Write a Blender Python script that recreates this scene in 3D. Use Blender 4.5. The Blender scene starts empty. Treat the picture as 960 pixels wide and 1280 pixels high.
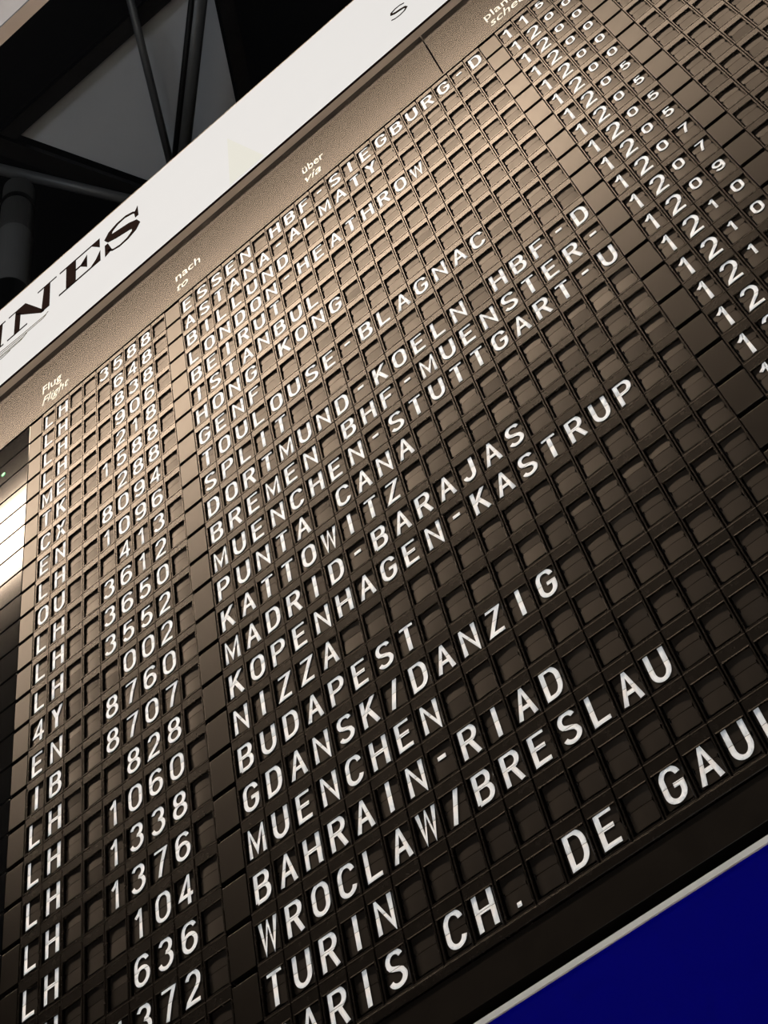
import bpy, bmesh, math, random
from mathutils import Vector, Matrix
random.seed(7)
C = bpy.context.scene.collection
SC = bpy.context.scene
BT = 6.31                       # height of the board's reference line above the floor

# ------------------------------------------------------------------ camera
cam_d = bpy.data.cameras.new('camera')
cam = bpy.data.objects.new('camera', cam_d); C.objects.link(cam)
cam_d.sensor_fit = 'VERTICAL'; cam_d.sensor_height = 24.0
cam_d.lens = 1882.25 / 1280 * 24.0
cam_d.clip_start = 0.05; cam_d.clip_end = 200
# rows of the board->camera rotation (X right, Y down, Z into the board)
Rm = [(0.77011948, 0.16310014, 0.6166963), (-0.58803849, 0.55621403, 0.58722797), (-0.24723817, -0.81487686, 0.52426042)]
b2w = lambda v: Vector((v[0], v[2], -v[1]))
xr = b2w(Rm[0]); up = -b2w(Rm[1]); back = -b2w(Rm[2])
cam.matrix_world = Matrix(((xr.x, up.x, back.x, 2.0481), (xr.y, up.y, back.y, -1.8002), (xr.z, up.z, back.z, BT - 4.7095), (0, 0, 0, 1)))
SC.camera = cam

# ------------------------------------------------------------------ world, lights, exposure
w = bpy.data.worlds.new('hall_night'); SC.world = w; w.use_nodes = True
w.node_tree.nodes['Background'].inputs[0].default_value = (0.8, 0.9, 1.0, 1)
w.node_tree.nodes['Background'].inputs[1].default_value = 0.0015

def area(name, loc, target, sx, sy, power, col):
    d = bpy.data.lights.new(name, 'AREA'); d.shape = 'RECTANGLE'; d.size = sx; d.size_y = sy
    d.energy = power; d.color = col
    o = bpy.data.objects.new(name, d); C.objects.link(o); o.location = loc
    o.rotation_euler = (Vector(target) - Vector(loc)).to_track_quat('-Z', 'Y').to_euler()
    return o
# strip of ceiling lamps running along the board
area('ceiling_lamp', (-1.2, -1.98, 9.94), (-1.2, -1.975, 0), 6.8, 0.38, 296, (1.0, 0.76, 0.55))
area('strip_end_fill', (3.3, -1.98, 9.94), (3.3, -1.975, 0), 2.2, 0.38, 42, (1.0, 0.76, 0.55))  # dim run added past the strip's end to soften the falloff
# unseen light added over the floor so its bounce brightens the sign's sill
dl = area('floor_bounce_fill', (1.5, -4.6, 14.0), (1.5, -4.59, 0), 7.0, 3.0, 900, (1.0, 0.93, 0.84)); dl.data.spread = math.radians(24)
# added flood that brightens the upper letters, then the far lit side of the hall behind the photographer
fl = area('top_letter_fill', (1.2, -9.0, 8.2), (0.9, 0, 6.5), 2.0, 0.6, 38, (1.0, 0.95, 0.88)); fl.data.spread = math.radians(38)
area('hall_lamp', (2.0, -14.0, 4.6), (1.5, 0, 4.8), 8.0, 3.5, 740, (0.86, 0.93, 1.0))
SC.view_settings.view_transform = 'Standard'; SC.view_settings.look = 'None'
SC.view_settings.exposure = 0.0; SC.view_settings.gamma = 1.0
SC.view_settings.use_curve_mapping = False

# ------------------------------------------------------------------ materials
def mat(name, col, rough=0.5, metal=0.0, spec=0.5, tint=None, emit=None, estr=0.0, nscale=None, namp=0.04, bump=0.0):
    m = bpy.data.materials.new(name); m.use_nodes = True
    nt = m.node_tree; b = nt.nodes['Principled BSDF']
    b.inputs['Base Color'].default_value = (*col, 1); b.inputs['Roughness'].default_value = rough
    b.inputs['Metallic'].default_value = metal; b.inputs['Specular IOR Level'].default_value = spec
    if tint: b.inputs['Specular Tint'].default_value = (*tint, 1)
    if emit:
        b.inputs['Emission Color'].default_value = (*emit, 1); b.inputs['Emission Strength'].default_value = estr
    if nscale:
        tc = nt.nodes.new('ShaderNodeTexCoord'); nz = nt.nodes.new('ShaderNodeTexNoise')
        nz.inputs['Scale'].default_value = nscale; nz.inputs['Detail'].default_value = 4
        mr = nt.nodes.new('ShaderNodeMapRange')
        mr.inputs['To Min'].default_value = max(0, rough - namp); mr.inputs['To Max'].default_value = rough + namp
        nt.links.new(tc.outputs['Object'], nz.inputs['Vector']); nt.links.new(nz.outputs['Fac'], mr.inputs['Value'])
        nt.links.new(mr.outputs['Result'], b.inputs['Roughness'])
        if bump:
            bp = nt.nodes.new('ShaderNodeBump'); bp.inputs['Strength'].default_value = bump; bp.inputs['Distance'].default_value = 0.001
            nt.links.new(nz.outputs['Fac'], bp.inputs['Height']); nt.links.new(bp.outputs['Normal'], b.inputs['Normal'])
    return m
WT = (1.0, 0.82, 0.66)
M = {
 'frame': mat('black_frame_plastic', (0.0018, 0.0014, 0.0012), 0.265, spec=0.25, tint=WT, nscale=60),
 'flap': mat('black_flap_plastic', (0.0018, 0.0014, 0.0012), 0.35, spec=0.25, tint=WT, nscale=45),
 'panel': mat('black_sheet_panel', (0.0015, 0.0012, 0.001), 0.295, spec=0.22, tint=WT, nscale=25),
 'void': mat('dark_rear_plate', (0.002, 0.0015, 0.0015), 0.8, spec=0.1),
 'white': mat('white_flap_ink', (0.86, 0.87, 0.88), 0.6, spec=0.3),
 'gloss': mat('glossy_black_glass', (0.003, 0.003, 0.003), 0.075, spec=0.3),
 'green': mat('green_lamp', (0.02, 0.2, 0.08), 0.3, emit=(0.10, 0.78, 0.30), estr=0.8),
 'header': mat('bronze_black_header', (0.0018, 0.0014, 0.0012), 0.215, spec=0.25, tint=WT, nscale=90, namp=0.006),
 'htext': mat('cream_print', (0.80, 0.76, 0.66), 0.6, spec=0.3),
 'lit': mat('backlit_acrylic', (0.05, 0.05, 0.05), 0.6, spec=0.04, emit=(1.0, 0.985, 0.965), estr=0.66, nscale=8),
 'litpale': mat('backlit_pale_yellow_film', (0.05, 0.05, 0.04), 0.6, spec=0.04, emit=(1.0, 0.985, 0.90), estr=0.645, nscale=8),
 'logo': mat('dark_brown_letter_film', (0.010, 0.006, 0.005), 0.8, spec=0.0),
 'gold': mat('olive_line_film', (0.05, 0.042, 0.012), 0.7, spec=0.05),
 'sill': mat('grey_brown_aluminium', (0.40, 0.32, 0.26), 0.5, nscale=30),
 'silver': mat('brushed_silver', (0.34, 0.34, 0.34), 0.5, nscale=120),
 'blue': mat('blue_sign_face', (0.0002, 0.0002, 0.105), 0.7, spec=0.01, nscale=12),
 'grey': mat('pale_grey_panel', (0.145, 0.160, 0.185), 0.7, spec=0.03, nscale=10),
 'steel': mat('dark_grey_steel', (0.06, 0.063, 0.066), 0.45, nscale=14),
 'black_steel': mat('black_steel', (0.004, 0.004, 0.0045), 0.6, spec=0.25, nscale=14),
 'column': mat('grey_column_paint', (0.05, 0.05, 0.048), 0.6, nscale=6),
 'column_light': mat('light_grey_column_sleeve', (0.12, 0.12, 0.118), 0.6, nscale=6),
 'roofpanel': mat('grey_roof_membrane', (0.40, 0.42, 0.44), 0.7, nscale=3),
 'dark': mat('dark_hall_surface', (0.01, 0.01, 0.011), 0.9, spec=0.1, nscale=2),
 'floor': mat('pale_stone_floor', (0.42, 0.40, 0.37), 0.5, nscale=4),
}

# ------------------------------------------------------------------ helpers
def add_box(bm, x0, x1, y0, y1, z0, z1, bev=0.0):
    r = bmesh.ops.create_cube(bm, size=1.0)
    for v in r['verts']:
        v.co = Vector(((x0 + x1) / 2 + v.co.x * (x1 - x0), (y0 + y1) / 2 + v.co.y * (y1 - y0), (z0 + z1) / 2 + v.co.z * (z1 - z0)))
    if bev:
        es = list({e for v in r['verts'] for e in v.link_edges})
        bmesh.ops.bevel(bm, geom=es, offset=bev, segments=2, affect='EDGES', profile=0.7)
    return bm
def box(x0, x1, y0, y1, z0, z1, bev=0.0): return add_box(bmesh.new(), x0, x1, y0, y1, z0, z1, bev)
def mesh_from(bm, name, m, smooth=False):
    me = bpy.data.meshes.new(name); bmesh.ops.recalc_face_normals(bm, faces=bm.faces[:]) if not smooth == 'keep' else None
    bm.to_mesh(me); bm.free(); me.materials.append(m)
    if smooth: me.shade_smooth() if hasattr(me, 'shade_smooth') else None
    return me
def link(name, me, parent=None, loc=(0, 0, 0)):
    o = bpy.data.objects.new(name, me); C.objects.link(o); o.location = loc
    if parent: o.parent = parent
    return o
def obj(name, bm, m, parent=None, loc=(0, 0, 0), smooth=False): return link(name, mesh_from(bm, name, m, smooth), parent, loc)
def tag(o, label=None, cat=None, group=None, kind=None):
    if label: o['label'] = label
    if cat: o['category'] = cat
    if group: o['group'] = group
    if kind: o['kind'] = kind
    return o
def empty(name, loc, label, cat, group=None):
    o = bpy.data.objects.new(name, None); C.objects.link(o); o.location = loc; o.empty_display_size = 0.1
    return tag(o, label, cat, group)
def tube(bm, a, b, r, n=20, r2=None):
    a, b = Vector(a), Vector(b); q = (b - a).to_track_quat('Z', 'Y')
    rings = []
    for p, rr in ((a, r), (b, r if r2 is None else r2)):
        rings.append([bm.verts.new(p + q @ Vector((rr * math.cos(2 * math.pi * i / n), rr * math.sin(2 * math.pi * i / n), 0))) for i in range(n)])
    for i in range(n): bm.faces.new((rings[0][i], rings[0][(i + 1) % n], rings[1][(i + 1) % n], rings[1][i]))
    bm.faces.new(rings[0]); bm.faces.new(rings[1])
    return bm
def bar(bm, a, b, wd, ht, up=(0, 0, 1)):
    a, b = Vector(a), Vector(b); d = (b - a).normalized(); s = d.cross(Vector(up)).normalized(); u = s.cross(d)
    vs = [[bm.verts.new(p + s * sx * wd / 2 + u * sz * ht / 2) for sx, sz in ((-1, -1), (1, -1), (1, 1), (-1, 1))] for p in (a, b)]
    for i in range(4): bm.faces.new((vs[0][i], vs[0][(i + 1) % 4], vs[1][(i + 1) % 4], vs[1][i]))
    bm.faces.new(vs[0]); bm.faces.new(vs[1])
    return bm
def prism(bm, pts, y0, y1):
    """polygon in x,z with thickness along y"""
    f = [bm.verts.new((x, y0, z)) for x, z in pts]; k = [bm.verts.new((x, y1, z)) for x, z in pts]
    n = len(pts)
    for i in range(n): bm.faces.new((f[i], f[(i + 1) % n], k[(i + 1) % n], k[i]))
    bm.faces.new(f); bm.faces.new(k)
    return bm
def text_mesh(s, size, shear=0.0, wide=1.0):
    cu = bpy.data.curves.new('t', 'FONT'); cu.body = s; cu.size = size; cu.shear = shear; cu.extrude = 0.0006; cu.offset = 0.002
    o = bpy.data.objects.new('t', cu); C.objects.link(o)
    dg = bpy.context.evaluated_depsgraph_get(); me = bpy.data.meshes.new_from_object(o.evaluated_get(dg))
    bpy.data.objects.remove(o); bpy.data.curves.remove(cu)
    me.transform(Matrix.Rotation(math.pi / 2, 4, 'X'))
    return me

# ------------------------------------------------------------------ the hall
tag(obj('floor', box(-14, 16, -18, 10, -0.1, 0), M['floor']), kind='structure')
tag(obj('ceiling', box(-14, 16, -18, 10, 20.0, 20.2), M['dark']), kind='structure')
tag(obj('wall_back', box(-14, 16, 9.8, 10, 0, 20), M['dark']), kind='structure')
tag(obj('wall_left', box(-14.2, -14, -18, 10, 0, 20), M['dark']), kind='structure')
tag(obj('wall_right', box(16, 16.2, -18, 10, 0, 20), M['dark']), kind='structure')

# ------------------------------------------------------------------ board grid
PX = 0.12 * 0.52936                     # column pitch
PZ = 0.12 * 1.0037                      # row pitch
XU = lambda k: (k - 0.070) * PX          # left seam of column k
def ZR(r): return BT - 0.12 * (r - 0.046 + 0.0037 * (r - 1))     # top seam of row r
K0, K1 = 1, 48                          # first, last character column
PLAIN = {0, 10, 31, 36}
X_END = XU(K1 + 1)
YF = -0.005                             # front face of the frames
OX0, OX1, OZ0, OZ1 = 0.085, 0.915, 0.23, 0.94   # opening inside a cell
ROWS = [("LH", "3588", "ESSEN HBF-SIEGBURG-D", "1150"), ("LH", " 648", "ASTANA-ALMATY", "1200"), ("LH", " 838", "BILLUND", "1200"),
 ("LH", " 906", "LONDON-HEATHROW", "1200"), ("ME", " 218", "BEIRUT", "1200"), ("TK", "1588", "ISTANBUL", "1200"), ("CX", " 288", "HONG KONG", "1205"),
 ("EN", "8094", "GENF", "1205"), ("LH", "1096", "TOULOUSE-BLAGNAC", "1205"), ("OU", " 413", "SPLIT", "1205"), ("LH", "3612", "DORTMUND-KOELN HBF-D", "1207"),
 ("LH", "3650", "BREMEN BHF-MUENSTER-", "1207"), ("LH", "3552", "MUENCHEN-STUTTGART-U", "1209"), ("4Y", " 002", "PUNTA CANA", "1210"),
 ("EN", "8760", "KATTOWITZ", "1210"), ("IB", "8707", "MADRID-BARAJAS", "121 "), ("LH", " 828", "KOPENHAGEN-KASTRUP", "12  "), ("LH", "1060", "NIZZA", "12  "),
 ("LH", "1338", "BUDAPEST", "12  "), ("LH", "1376", "GDANSK/DANZIG", "1   "), ("LH", " 104", "MUENCHEN", "    "), ("LH", " 636", "BAHRAIN-RIAD", "    "),
 (" H", "1372", "WROCLAW/BRESLAU", "    "), ("  ", "    ", "TURIN", "    "), ("  ", "    ", "PARIS CH. DE GAULLE", "    ")]

# ---- characters: centre-line strokes in a unit box
def arc(cx, cy, rx, ry, a0, a1, n=12):
    return [(cx + rx * math.cos(math.radians(a0 + (a1 - a0) * i / n)), cy + ry * math.sin(math.radians(a0 + (a1 - a0) * i / n))) for i in range(n + 1)]
RY = 0.30
OVAL = arc(.5, 1 - RY, .5, RY, 180, 0) + arc(.5, RY, .5, RY, 0, -180)
S_ = arc(.5, .76, .47, .24, 20, 180, 10)[0:] + [(.06, .66), (.16, .575), (.34, .52), (.66, .46), (.86, .40), (.97, .30)] + arc(.5, .25, .5, .25, 0, -160, 12)
G = {
 'A': [[(-.03, -.07), (.5, 1.03), (1.03, -.07)], [(.17, .30), (.83, .30)]],
 'B': [[(0, 0), (0, 1), (.55, 1)] + arc(.55, .765, .37, .235, 90, -90, 10)[1:] + [(0, .53)], [(.5, .53)] + arc(.58, .265, .40, .265, 90, -90, 10)[0:] + [(0, 0)]],
 'C': [arc(.5, 1 - RY, .5, RY, 12, 180) + arc(.5, RY, .5, RY, 180, 348)],
 'D': [[(0, 0), (0, 1), (.45, 1)] + arc(.45, .62, .52, .38, 90, 0, 8)[1:] + arc(.45, .38, .52, .38, 0, -90, 8) + [(0, 0)]],
 'E': [[(.95, 1), (0, 1), (0, 0), (.97, 0)], [(0, .52), (.85, .52)]],
 'F': [[(.95, 1), (0, 1), (0, -.07)], [(0, .52), (.82, .52)]],
 'G': [arc(.5, 1 - RY, .5, RY, 12, 180) + arc(.5, RY, .5, RY, 180, 360) + [(1, .46), (.52, .46)]],
 'H': [[(0, -.07), (0, 1.07)], [(1, -.07), (1, 1.07)], [(0, .5), (1, .5)]],
 'I': [[(.5, -.07), (.5, 1.07)]],
 'J': [[(.85, 1.07), (.85, .3)] + arc(.45, .26, .40, .26, 0, -170, 10)],
 'K': [[(0, -.07), (0, 1.07)], [(.97, 1.07), (.06, .40)], [(.36, .64), (1.0, -.07)]],
 'L': [[(0, 1.07), (0, 0), (.97, 0)]],
 'M': [[(-.04, -.07), (-.04, 1.0), (.5, .12), (1.04, 1.0), (1.04, -.07)]],
 'N': [[(0, -.07), (0, 1.0), (1, 0), (1, 1.07)]],
 'O': [OVAL + [OVAL[0]]],
 'P': [[(0, -.07), (0, 1), (.52, 1)] + arc(.52, .735, .44, .265, 90, -90, 10)[1:] + [(0, .47)]],
 'R': [[(0, -.07), (0, 1), (.52, 1)] + arc(.52, .745, .43, .255, 90, -90, 10)[1:] + [(0, .49)], [(.52, .49), (.98, -.07)]],
 'S': [S_],
 'T': [[(-.04, 1), (1.04, 1)], [(.5, 1), (.5, -.07)]],
 'U': [[(0, 1.07), (0, .34)] + arc(.5, .34, .5, .34, 180, 360, 14) + [(1, 1.07)]],
 'W': [[(-.08, 1.07), (.2, .0), (.5, .98), (.8, .0), (1.08, 1.07)]],
 'X': [[(0, -.07), (1, 1.07)], [(0, 1.07), (1, -.07)]],
 'Y': [[(0, 1.07), (.5, .46), (1, 1.07)], [(.5, .5), (.5, -.07)]],
 'Z': [[(.02, 1), (.98, 1), (.02, 0), (1, 0)]],
 '-': [[(.2, .585), (.8, .585)]], '/': [[(.22, -.1), (.78, 1.1)]], '.': [[(.36, .04), (.64, .04)]],
 '0': [OVAL + [OVAL[0]]],
 '1': [[(.12, .74), (.40, .84), (.56, 1.0), (.56, -.07)]],
 '2': [arc(.5, .72, .46, .28, 165, 0, 10) + [(.92, .58), (.74, .42), (.10, .10), (.02, 0), (1, 0)]],
 '3': [arc(.48, .76, .44, .24, 160, -75, 12), arc(.48, .275, .50, .275, 85, -165, 12)],
 '4': [[(.74, -.07), (.74, 1.0), (0, .27), (1.05, .27)]],
 '5': [[(.90, 1), (.16, 1), (.08, .52)] + arc(.48, .31, .50, .31, 140, -160, 14)],
 '6': [arc(.5, .30, .5, .30, 0, 360, 20), [(.0, .30), (.0, .62)] + arc(.5, .70, .5, .30, 180, 25, 9)],
 '7': [[(.0, 1), (1, 1), (.62, .45), (.40, -.07)]],
 '8': [arc(.5, .76, .42, .24, 0, 360, 20), arc(.5, .26, .5, .26, 0, 360, 20)],
 '9': [arc(.5, .70, .5, .30, 0, 360, 20), [(1, .70), (1, .38)] + arc(.5, .30, .5, .30, 0, -155, 9)],
}
def ribbon(bm, pts, t):
    closed = (abs(pts[0][0] - pts[-1][0]) + abs(pts[0][1] - pts[-1][1])) < 1e-6
    P = [Vector(p) for p in pts]
    if closed: P = P[:-1]
    Q = [P[0]]
    for p in P[1:]:
        if (p - Q[-1]).length > 1e-5: Q.append(p)
    P = Q; n = len(P); L, Rr = [], []
    for i in range(n):
        a = P[(i - 1) % n] if (closed or i > 0) else None
        b = P[(i + 1) % n] if (closed or i < n - 1) else None
        d1 = (P[i] - a).normalized() if a is not None else None
        d2 = (b - P[i]).normalized() if b is not None else None
        d1 = d1 or d2; d2 = d2 or d1
        n1 = Vector((-d1.y, d1.x)); n2 = Vector((-d2.y, d2.x)); m = n1 + n2
        m = n1 if m.length < 1e-4 else m.normalized()
        k = t / 2 / max(0.34, m.dot(n1))
        L.append(P[i] + m * k); Rr.append(P[i] - m * k)
    vl = [bm.verts.new((p.x, 0, p.y)) for p in L]; vr = [bm.verts.new((p.x, 0, p.y)) for p in Rr]
    for i in range(n if closed else n - 1):
        j = (i + 1) % n
        try: bm.faces.new((vl[i], vl[j], vr[j], vr[i]))
        except ValueError: pass
FW, FH = 0.78 * PX / 2, 0.345 * PZ       # half width and half height of the flap pair
def bow(x):                             # flaps bow towards the viewer in the middle
    return 0.0011 * (x / FW) ** 2
GW, GH, GT = 0.0415, 0.0785, 0.0100
LET = {}
def glyph(ch, small=False):
    key = ch + ('s' if small else '')
    if key in LET: return LET[key]
    bm = bmesh.new()
    if small: gw, gh, gt, cx, cz = 0.0285, 0.0455, 0.0072, -0.001, 0.0155
    else: gw, gh, gt, cx, cz = GW, GH, GT, 0.0, 0.0
    if ch in 'MW': gt *= 0.88
    if ch.isdigit() and not small: gt *= 0.93
    for st in G[ch]:
        ribbon(bm, [(cx + (x - .5) * (gw - gt), cz + (z - .5) * (gh - gt)) for x, z in st], gt)
    for x in (-.016, -.010, -.004, .004, .010, .016):
        bmesh.ops.bisect_plane(bm, geom=bm.verts[:] + bm.edges[:] + bm.faces[:], plane_co=(x, 0, 0), plane_no=(1, 0, 0))
    for z, s in ((0.0005, 1), (-0.0005, -1)):
        bmesh.ops.bisect_plane(bm, geom=bm.verts[:] + bm.edges[:] + bm.faces[:], plane_co=(0, 0, z), plane_no=(0, 0, 1))
    bmesh.ops.delete(bm, geom=[f for f in bm.faces if abs(f.calc_center_median().z) < 0.0005], context='FACES')
    for v in bm.verts: v.co.y = bow(v.co.x) - 0.0012
    for f in bm.faces:
        if f.normal.y > 0: f.normal_flip()
    bm.normal_update()
    for f in bm.faces:
        if f.normal.y > 0: f.normal_flip()
    ex = bmesh.ops.extrude_face_region(bm, geom=bm.faces[:])
    for g in ex['geom']:
        if isinstance(g, bmesh.types.BMVert): g.co.y -= 0.0003
    LET[key] = mesh_from(bm, 'character', M['white'], 'keep'); return LET[key]
def flap_mesh(upper):
    bm = bmesh.new(); nx = 10; T = 0.0009; nt = 0.0030
    rows = [0.0006, 0.006, 0.0061, FH - 0.005, FH - 0.002, FH]
    grid = []
    for iz, z in enumerate(rows):
        hw = FW - nt if iz <= 1 else FW
        if iz == 4: hw -= 0.0014
        if iz == 5: hw -= 0.0046
        grid.append([(-hw + 2 * hw * i / nx, z if upper else -z) for i in range(nx + 1)])
    fr = [[bm.verts.new((x, bow(x), z)) for x, z in r] for r in grid]
    bk = [[bm.verts.new((x, bow(x) + T, z)) for x, z in r] for r in grid]
    for g in (fr, bk):
        for a in range(len(rows) - 1):
            for i in range(nx): bm.faces.new((g[a][i], g[a][i + 1], g[a + 1][i + 1], g[a + 1][i]))
    loop = [(0, i) for i in range(nx + 1)] + [(a, nx) for a in range(1, len(rows))] + [(len(rows) - 1, i) for i in range(nx - 1, -1, -1)] + [(a, 0) for a in range(len(rows) - 2, 0, -1)]
    for q in range(len(loop)):
        a, b = loop[q], loop[(q + 1) % len(loop)]
        bm.faces.new((fr[a[0]][a[1]], fr[b[0]][b[1]], bk[b[0]][b[1]], bk[a[0]][a[1]]))
    return mesh_from(bm, 'upper_flap' if upper else 'lower_flap', M['flap'])
UP, LO = flap_mesh(True), flap_mesh(False)
def axle_bm():                          # the drum behind the flaps with its two end plates
    bm = bmesh.new(); tube(bm, (-FW, 0.0085, 0), (FW, 0.0085, 0), 0.0022, 10)
    for s in (-1, 1): add_box(bm, s * FW - 0.0008, s * FW + 0.0008, 0.0035, 0.012, -0.006, 0.006)
    return bm
AX = mesh_from(axle_bm(), 'flap_axle', M['void'])

def frame_cell(bm, x0, z1):
    def loop(ix, iz0, iz1, y): # insets
        return None
    o = lambda e: (x0 + e, x0 + PX - e, z1 - PZ + e, z1 - e)
    a = (x0 + OX0 * PX, x0 + OX1 * PX, z1 - OZ1 * PZ, z1 - OZ0 * PZ)
    g = lambda e: (a[0] - e, a[1] + e, a[2] - e, a[3] + e)
    prof = [(o(.0008), .012), (o(.0008), YF + .0012), (o(.0019), YF), (g(.0013), YF), (a, YF + .0012), (a, .012)]
    L = [[bm.verts.new(p) for p in ((r[0], y, r[2]), (r[1], y, r[2]), (r[1], y, r[3]), (r[0], y, r[3]))] for r, y in prof]
    for i in range(len(L) - 1):
        for q in range(4): bm.faces.new((L[i][q], L[i][(q + 1) % 4], L[i + 1][(q + 1) % 4], L[i + 1][q]))
SP = mesh_from(box(.018 * PX, .982 * PX, YF, .012, -.955 * PZ, -.085 * PZ, .0008), 'plain_panel', M['panel'])
ST_W = 4.3 * PX
SP0 = mesh_from(box(.118 * PX, .982 * PX, YF, .012, -.955 * PZ, -.085 * PZ, .0008), 'plain_panel', M['panel'])
SG = mesh_from(box(-ST_W, .09 * PX, YF, .012, -.965 * PZ, -.025 * PZ, .0018), 'status_panel', M['gloss'])

# visibility test: tiles far outside the photograph are left out
camC = Vector((2.0481, -1.8002, BT - 4.7095))
def pix(x, z):
    d = Vector((x, 0, z)) - camC
    v = (d.dot(xr), -d.dot(up), -d.dot(back))
    return 480 + 1882.25 * v[0] / v[2], 640 + 1882.25 * v[1] / v[2]
MARG = 240
def visible(x, z):
    px, py = pix(x, z); return -MARG < px < 960 + MARG and -MARG < py < 1280 + MARG

def build_row(r):
    al, num, dest, tm = ROWS[r - 1]
    txt = ' '.join(s for s in (al.strip(), num.strip(), dest) if s)
    root = empty('flight_row', (0, 0, ZR(r)), 'row of black split-flap tiles reading ' + txt, 'departure board row', 'flight rows of the departure board')
    for a, b in ((1, 9), (11, 30), (32, 35), (37, K1)):
        bm = bmesh.new()
        for k in range(a, b + 1): frame_cell(bm, XU(k), 0)
        obj('tile_frame', bm, M['frame'], root)
    obj('rear_plate', box(XU(0) - ST_W, X_END, .0121, .030, -PZ + .0003, -.0003), M['void'], root)
    chars = {}
    for i, c in enumerate(al): chars[1 + i] = (c, False)
    for i, c in enumerate(num): chars[5 + i] = (c, False)
    for i, c in enumerate(dest): chars[11 + i] = (c, False)
    for i, c in enumerate(tm): chars[32 + i] = (c, i > 1)
    for k in range(0, K1 + 1):
        x = XU(k)
        if k in PLAIN:
            p = link('plain_panel', SP if k else SP0, root, (x, 0, 0)); continue
        cx, cz = x + .518 * PX, -.532 * PZ
        if not visible(cx, ZR(r) + cz): continue
        c, small = chars.get(k, (' ', False))
        t = link('flap_tile', AX, root, (cx, 0, cz))
        u = link('upper_flap', UP, t); l = link('lower_flap', LO, t)
        if c != ' ':
            link('character', glyph(c, small), t)
            t['label'] = 'split-flap tile showing a white ' + {'-': 'hyphen', '/': 'slash', '.': 'full stop'}.get(c, c)
            u.rotation_euler.x = math.radians(random.uniform(-.3, .3)); l.rotation_euler.x = math.radians(random.uniform(-.3, .3))
        else:
            u.rotation_euler.x = math.radians(random.gauss(0, .9)); l.rotation_euler.x = math.radians(random.gauss(0, .9))
            t.rotation_euler.z = math.radians(random.gauss(0, .5))
    s = link('status_panel', SG, root, (XU(0), 0, 0)); s['label'] = 'glossy black status panel'
    if r == 2:
        bm = bmesh.new(); tube(bm, (-1.80 * PX, YF - .0022, -.515 * PZ), (-1.80 * PX, YF + .001, -.515 * PZ), .0085, 24)
        tag(obj('status_light', bm, M['green'], s), 'round green status light')

# ------------------------------------------------------------------ casing of the board
XL = XU(0) - ST_W
zt1, zb = ZR(1), ZR(26)
H_TOP = BT + 0.297
cas = empty('departure_board_casing', ((XL + X_END) / 2, .06, zb - .1), 'black casing of the departure board with dark bronze heading strip above the rows', 'board casing')
def cob(name, bm, m): return obj(name, bm, m, cas, (-(XL + X_END) / 2, -.06, -(zb - .1)))
xs = 28.82 * PX
hz0 = zt1 + .0155
hp1 = cob('heading_panel', box(XL, xs - .0022, YF - .002, .02, hz0, H_TOP, .001), M['header'])
hp2 = cob('heading_panel', box(xs + .0022, X_END, YF - .002, .02, hz0, H_TOP, .001), M['header'])
cob('edge_strip', box(XL, X_END, YF - .003, .02, zt1 + .002, hz0 - .003, .001), M['frame'])
cob('edge_strip', box(XL, X_END, YF - .002, .02, zb - .022, zb - .002, .0015), M['frame'])
cob('lower_panel', box(XL, X_END, YF + .002, .03, BT - 3.231, zb - .024, .001), M['panel'])
cob('back_panel', box(XL, X_END, .0305, .20, BT - 3.256, H_TOP), M['void'])
cob('side_panel', box(XL - .03, XL, YF - .004, .20, BT - 3.256, H_TOP, .002), M['frame'])
cob('side_panel', box(X_END, X_END + .03, YF - .004, .20, BT - 3.256, H_TOP, .002), M['frame'])
def heading(s, u, vbase, cap, width, shear, par):
    me = text_mesh(s, 1.0, shear)
    xs_ = [v.co.x for v in me.vertices]; zs_ = [v.co.z for v in me.vertices]
    ref = text_mesh('H', 1.0); ch = max(v.co.z for v in ref.vertices)
    sx = width / (max(xs_) - min(xs_)); sz = cap / ch
    me.transform(Matrix.Translation((-min(xs_), 0, 0))); me.transform(Matrix.Diagonal((sx, 1, sz, 1)))
    me.materials.clear(); me.materials.append(M['htext'])
    o = link('heading_lettering', me, par); o.location = (u * PX - (XL + X_END) / 2 + (XL + X_END) / 2, YF - .0028, BT - vbase * .12)
    return o
A = lambda u0, u1: (u1 - u0) * PX
heading('Flug', .93, -.22, .052, A(.93, 2.36), 0, hp1); heading('Flight', .93, .45, .052, A(.93, 2.95), .28, hp1)
heading('nach', 10.95, -.18, .052, A(10.93, 12.68), 0, hp1); heading('to', 10.97, .46, .052, A(10.95, 11.72), .28, hp1)
heading('über', 19.95, -.14, .052, A(19.93, 21.35), 0, hp1); heading('via', 19.95, .48, .052, A(19.93, 20.98), .28, hp1)
heading('planmäßig', 31.98, -.04, .052, A(31.95, 35.6), 0, hp2); heading('scheduled', 32.05, .52, .052, A(32.0, 35.9), .28, hp2)

for r in range(1, 26): build_row(r)

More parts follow.
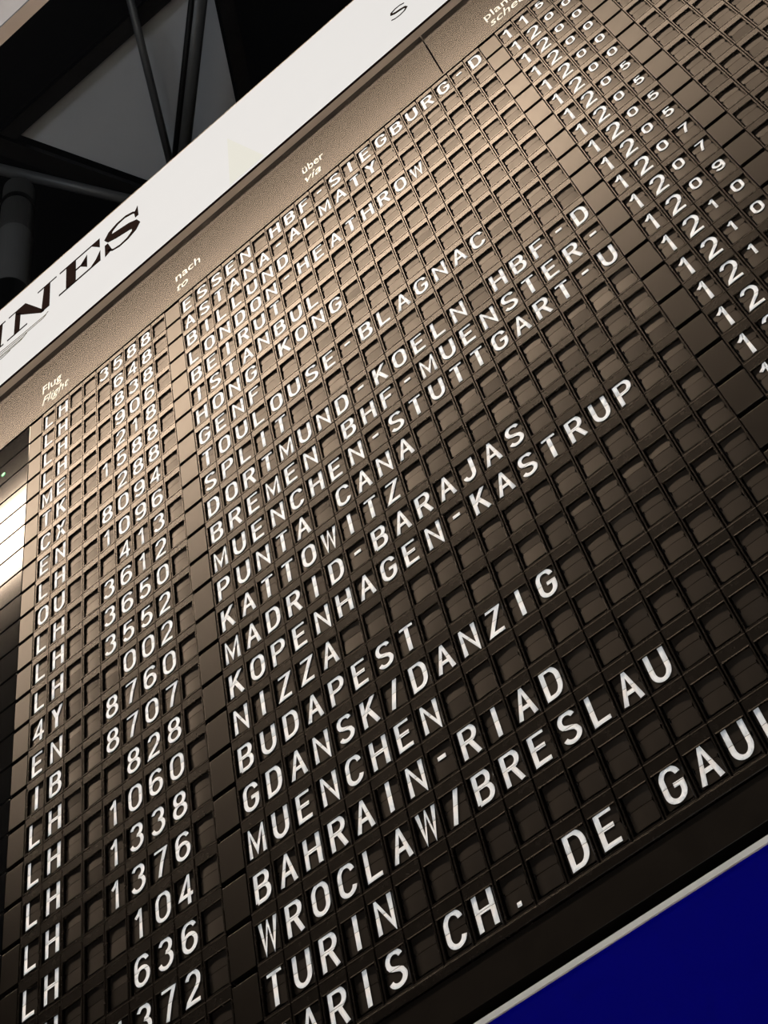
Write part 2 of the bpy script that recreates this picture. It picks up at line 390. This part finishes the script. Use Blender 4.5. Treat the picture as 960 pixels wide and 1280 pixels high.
# ------------------------------------------------------------------ backlit sign above the board
YS = -.036
sg = empty('illuminated_sign', (1.4, .1, H_TOP), 'long white backlit sign box with dark serif letters, above the departure board', 'sign')
def sob(name, bm, m, par=sg, smooth=False):
    return obj(name, bm, m, par, (-1.4, -.1, -H_TOP) if par is sg else (0, 0, 0), smooth)
SX0, SX1, ST = -1.6, 5.0, BT + .982
bm = box(SX0, SX1, YS + .006, .24, H_TOP, ST, .002)
sob('sign_box', bm, M['sill'])
sob('retainer_lip', box(SX0, SX1, YS - .001, YS + .0055, H_TOP + .0005, H_TOP + .007, .001), M['logo'])
sob('retainer_lip', box(SX0, SX1, YS - .001, YS + .0055, ST - .004, ST, .001), M['sill'])
face = sob('lit_face', box(SX0, SX1, YS, YS + .0055, H_TOP + .0075, ST - .0045, .0005), M['lit'])
def poly(name, polys, m, y=YS):
    bm = bmesh.new()
    for p in polys: prism(bm, [(x, BT - Y) for x, Y in p], y - .0012, y - .0001)
    return sob(name, bm, m, face)
def stroke_var(pts):                     # [(x, Y, half width)] centre line -> outline polygon
    L, R_ = [], []
    for i, (x, y, hw) in enumerate(pts):
        a = pts[max(0, i - 1)]; b = pts[min(len(pts) - 1, i + 1)]
        d = Vector((b[0] - a[0], b[1] - a[1])).normalized(); n = Vector((-d.y, d.x))
        L.append((x + n.x * hw, y + n.y * hw)); R_.append((x - n.x * hw, y - n.y * hw))
    return [[L[i], L[i + 1], R_[i + 1], R_[i]] for i in range(len(pts) - 1)]
T, B_ = -.836, -.630
poly('letter_n', [
  [(-.124, T), (-.031, T), (-.031, T + .006), (-.124, T + .010)],
  [(-.086, T + .004), (-.031, T), (.078, B_ + .004), (.078, B_ + .012), (.062, B_ + .008), (-.086, T + .03)],
  [(-.086, T + .02), (-.056, T + .052), (-.056, B_ - .008), (-.086, B_ - .008)],
  [(-.122, B_ - .010), (-.014, B_ - .010), (-.014, B_), (-.122, B_)],
  [(.072, T + .004), (.106, T + .004), (.106, B_ + .006), (.062, B_ + .006)],
  [(.037, T), (.140, T), (.140, T + .010), (.037, T + .010)]], M['logo'])
poly('letter_i', [
  [(-.215, T), (-.143, T), (-.143, T + .010), (-.215, T + .010)],
  [(-.203, T + .006), (-.158, T + .006), (-.158, B_ - .006), (-.203, B_ - .006)],
  [(-.215, B_ - .010), (-.143, B_ - .010), (-.143, B_), (-.215, B_)]], M['logo'])
poly('letter_e', [
  [(.158, T), (.374, T), (.374, T + .012), (.158, T + .012)],
  [(.194, T + .006), (.246, T + .006), (.246, B_ - .006), (.194, B_ - .006)],
  [(.157, B_ - .013), (.376, B_ - .013), (.376, B_), (.157, B_)],
  [(.330, T + .010), (.374, T + .010), (.374, -.752)],
  [(.376, B_ - .010), (.322, B_ - .010), (.352, -.672), (.376, -.722)],
  [(.240, -.742), (.306, -.742), (.306, -.728), (.240, -.728)],
  [(.272, -.742), (.306, -.786), (.306, -.676), (.272, -.728)]], M['logo'])
sp = [(.566, -.786, .004), (.545, -.808, .008), (.510, -.828, .009), (.468, -.826, .011), (.432, -.806, .015), (.418, -.776, .020), (.432, -.752, .026), (.470, -.733, .030),
      (.512, -.716, .031), (.548, -.694, .027), (.562, -.666, .021), (.550, -.638, .015), (.516, -.616, .010), (.476, -.612, .008), (.440, -.628, .006), (.414, -.662, .004)]
poly('letter_s', stroke_var(sp) + [[(.556, -.790), (.576, -.832), (.577, -.742), (.560, -.742)], [(.400, -.724), (.416, -.724), (.436, -.640), (.400, -.622)]], M['logo'])
poly('small_letter_s', stroke_var([(1.846, -.576, .003), (1.830, -.588, .0035), (1.808, -.590, .004), (1.790, -.582, .005), (1.788, -.568, .0065), (1.802, -.556, .0075), (1.822, -.549, .0075),
      (1.840, -.540, .0065), (1.846, -.526, .005), (1.834, -.512, .004), (1.812, -.507, .0035), (1.792, -.511, .003), (1.778, -.522, .003)]), M['logo'])
sw = []
for pts in ([(.101, -.582), (.085, -.572), (.04, -.574), (-.05, -.577), (-.20, -.590)], [(.090, -.570), (.076, -.560), (.02, -.560), (-.06, -.562), (-.20, -.572)],
            [(-.012, -.556), (-.030, -.545), (-.07, -.546), (-.20, -.553)], [(-.022, -.548), (-.045, -.536), (-.09, -.536), (-.20, -.541)], [(-.10, -.530), (-.13, -.523), (-.20, -.525)]):
    sw += stroke_var([(x, y, .0017) for x, y in pts])
poly('swash_lines', sw, M['gold'])
poly('pale_triangle', [[(1.030, -.73), (1.160, -.325), (1.000, -.325)]], M['litpale'])

# ------------------------------------------------------------------ blue sign below the board
bs = empty('blue_sign', (1.4, .1, BT - 4.25), 'deep blue sign panel with a silver top edge, under the departure board', 'sign')
def bob(name, bm, m): return obj(name, bm, m, bs, (-1.4, -.1, -(BT - 4.25)))
bob('sign_face', box(XL, X_END, -.004, .10, BT - 4.25, BT - 3.2685, .001), M['blue'])
bob('silver_trim', box(XL, X_END, -.007, .10, BT - 3.2680, BT - 3.2562, .001), M['silver'])

# ------------------------------------------------------------------ pale panel hanging higher up
hp = empty('hanging_panel', (1.0, -.58, 8.51), 'pale grey hanging panel with a darker bottom edge, at the upper left corner', 'panel')
obj('panel_face', box(-2.2, 2.0, -.035, -.0305, .0, 1.3, .001), M['grey'], hp)
obj('bottom_edge', box(-2.2, 2.0, -.030, .026, .0, 1.3, .002), M['sill'], hp)
for x in (-1.6, 1.4):
    bm = bmesh.new(); tube(bm, (x, .01, 1.29), (x, .01, 11.5), .012, 12); obj('suspension_rod', bm, M['black_steel'], hp)

# ------------------------------------------------------------------ roof truss
A3, B3, D3 = Vector((-2.565, 1.866, 17.61)), Vector((.122, 1.896, 17.61)), Vector((-1.314, 4.363, 17.61))
bm = bmesh.new()
lo = [bm.verts.new(p) for p in (A3, B3, D3)]; hi = [bm.verts.new(p + Vector((0, 0, .03))) for p in (A3, B3, D3)]
bm.faces.new(lo); bm.faces.new(hi)
for i in range(3): bm.faces.new((lo[i], lo[(i + 1) % 3], hi[(i + 1) % 3], hi[i]))
tag(obj('roof_panel', bm, M['roofpanel']), 'dim grey triangular roof panel between the black beams', 'roof panel')
dAB = (B3 - A3).normalized(); dAD = (D3 - A3).normalized(); dBD = (D3 - B3).normalized()
bm = bar(bmesh.new(), A3 - dAB * 1.2 + Vector((0, -.09, -.05)), B3 + dAB * 1.0 + Vector((0, -.09, -.05)), .16, .12)
tag(obj('roof_beam', bm, M['black_steel']), 'black roof beam along the upper left edge of the grey roof panel', 'beam')
bm = bar(bmesh.new(), D3 + dBD * .8 + Vector((.10, .06, 0)), B3 - dBD * 1.5 + Vector((.10, .06, 0)), .16, .12)
tag(obj('roof_beam', bm, M['black_steel']), 'black roof beam along the right edge of the grey roof panel', 'beam')
tr = empty('truss_chord', tuple(A3), 'dark double beam crossing behind the white sign below the grey roof panel', 'beam')
nA = Vector((dAD.y, -dAD.x, 0)); nA = nA if nA.x < 0 else -nA
bm = bar(bmesh.new(), -dAD * 1.2 + nA * .11 + Vector((0, 0, -.19)), dAD * 3.6 + nA * .11 + Vector((0, 0, -.19)), .18, .10); obj('flange', bm, M['black_steel'], tr)
bm = tube(bmesh.new(), Vector((-3.1, 1.62, 17.3)) - A3 + Vector((0, 0, 0)), Vector((-1.30, 4.32, 17.21)) - A3, .062, 24); obj('chord_tube', bm, M['steel'], tr, smooth=True)
bm = tube(bmesh.new(), (-.478 + .15, 1.259 - .24, 17.21), (-1.72, 3.42, 17.21), .042, 20)
tag(obj('truss_tube', bm, M['steel'], smooth=True), 'thin dark truss tube slanting down to the white sign, left of the thicker one', 'truss tube')
td = empty('truss_tube', (-1.78, 3.40, 16.9), 'thicker dark truss tube with a raised rib, right of the thin one', 'truss tube')
e = Vector((.35, 1.55, 16.9)) - Vector((-1.78, 3.40, 16.9))
obj('tube_body', tube(bmesh.new(), (0, 0, 0), e, .085, 24), M['steel'], td, smooth=True)
obj('tube_rib', tube(bmesh.new(), (-.05, -.06, -.06), e + Vector((-.05, -.06, -.06)), .03, 16), M['black_steel'], td, smooth=True)

# ------------------------------------------------------------------ column
co = empty('round_column', (-2.645, 2.0, 0), 'dark grey round column behind the left end of the white sign', 'column')
obj('column_shaft', tube(bmesh.new(), (0, 0, 0), (0, 0, 16.38), .160, 40), M['column'], co, smooth=False)
obj('column_collar', tube(bmesh.new(), (0, 0, 15.90), (0, 0, 15.98), .172, 40), M['black_steel'], co)
tag(obj('column_sleeve', tube(bmesh.new(), (0, 0, 14.02), (0, 0, 15.22), .168, 40), M['column_light'], co), 'lighter grey sleeve')
obj('column_foot', tube(bmesh.new(), (0, 0, 13.1), (0, 0, 14.01), .175, 40), M['black_steel'], co)
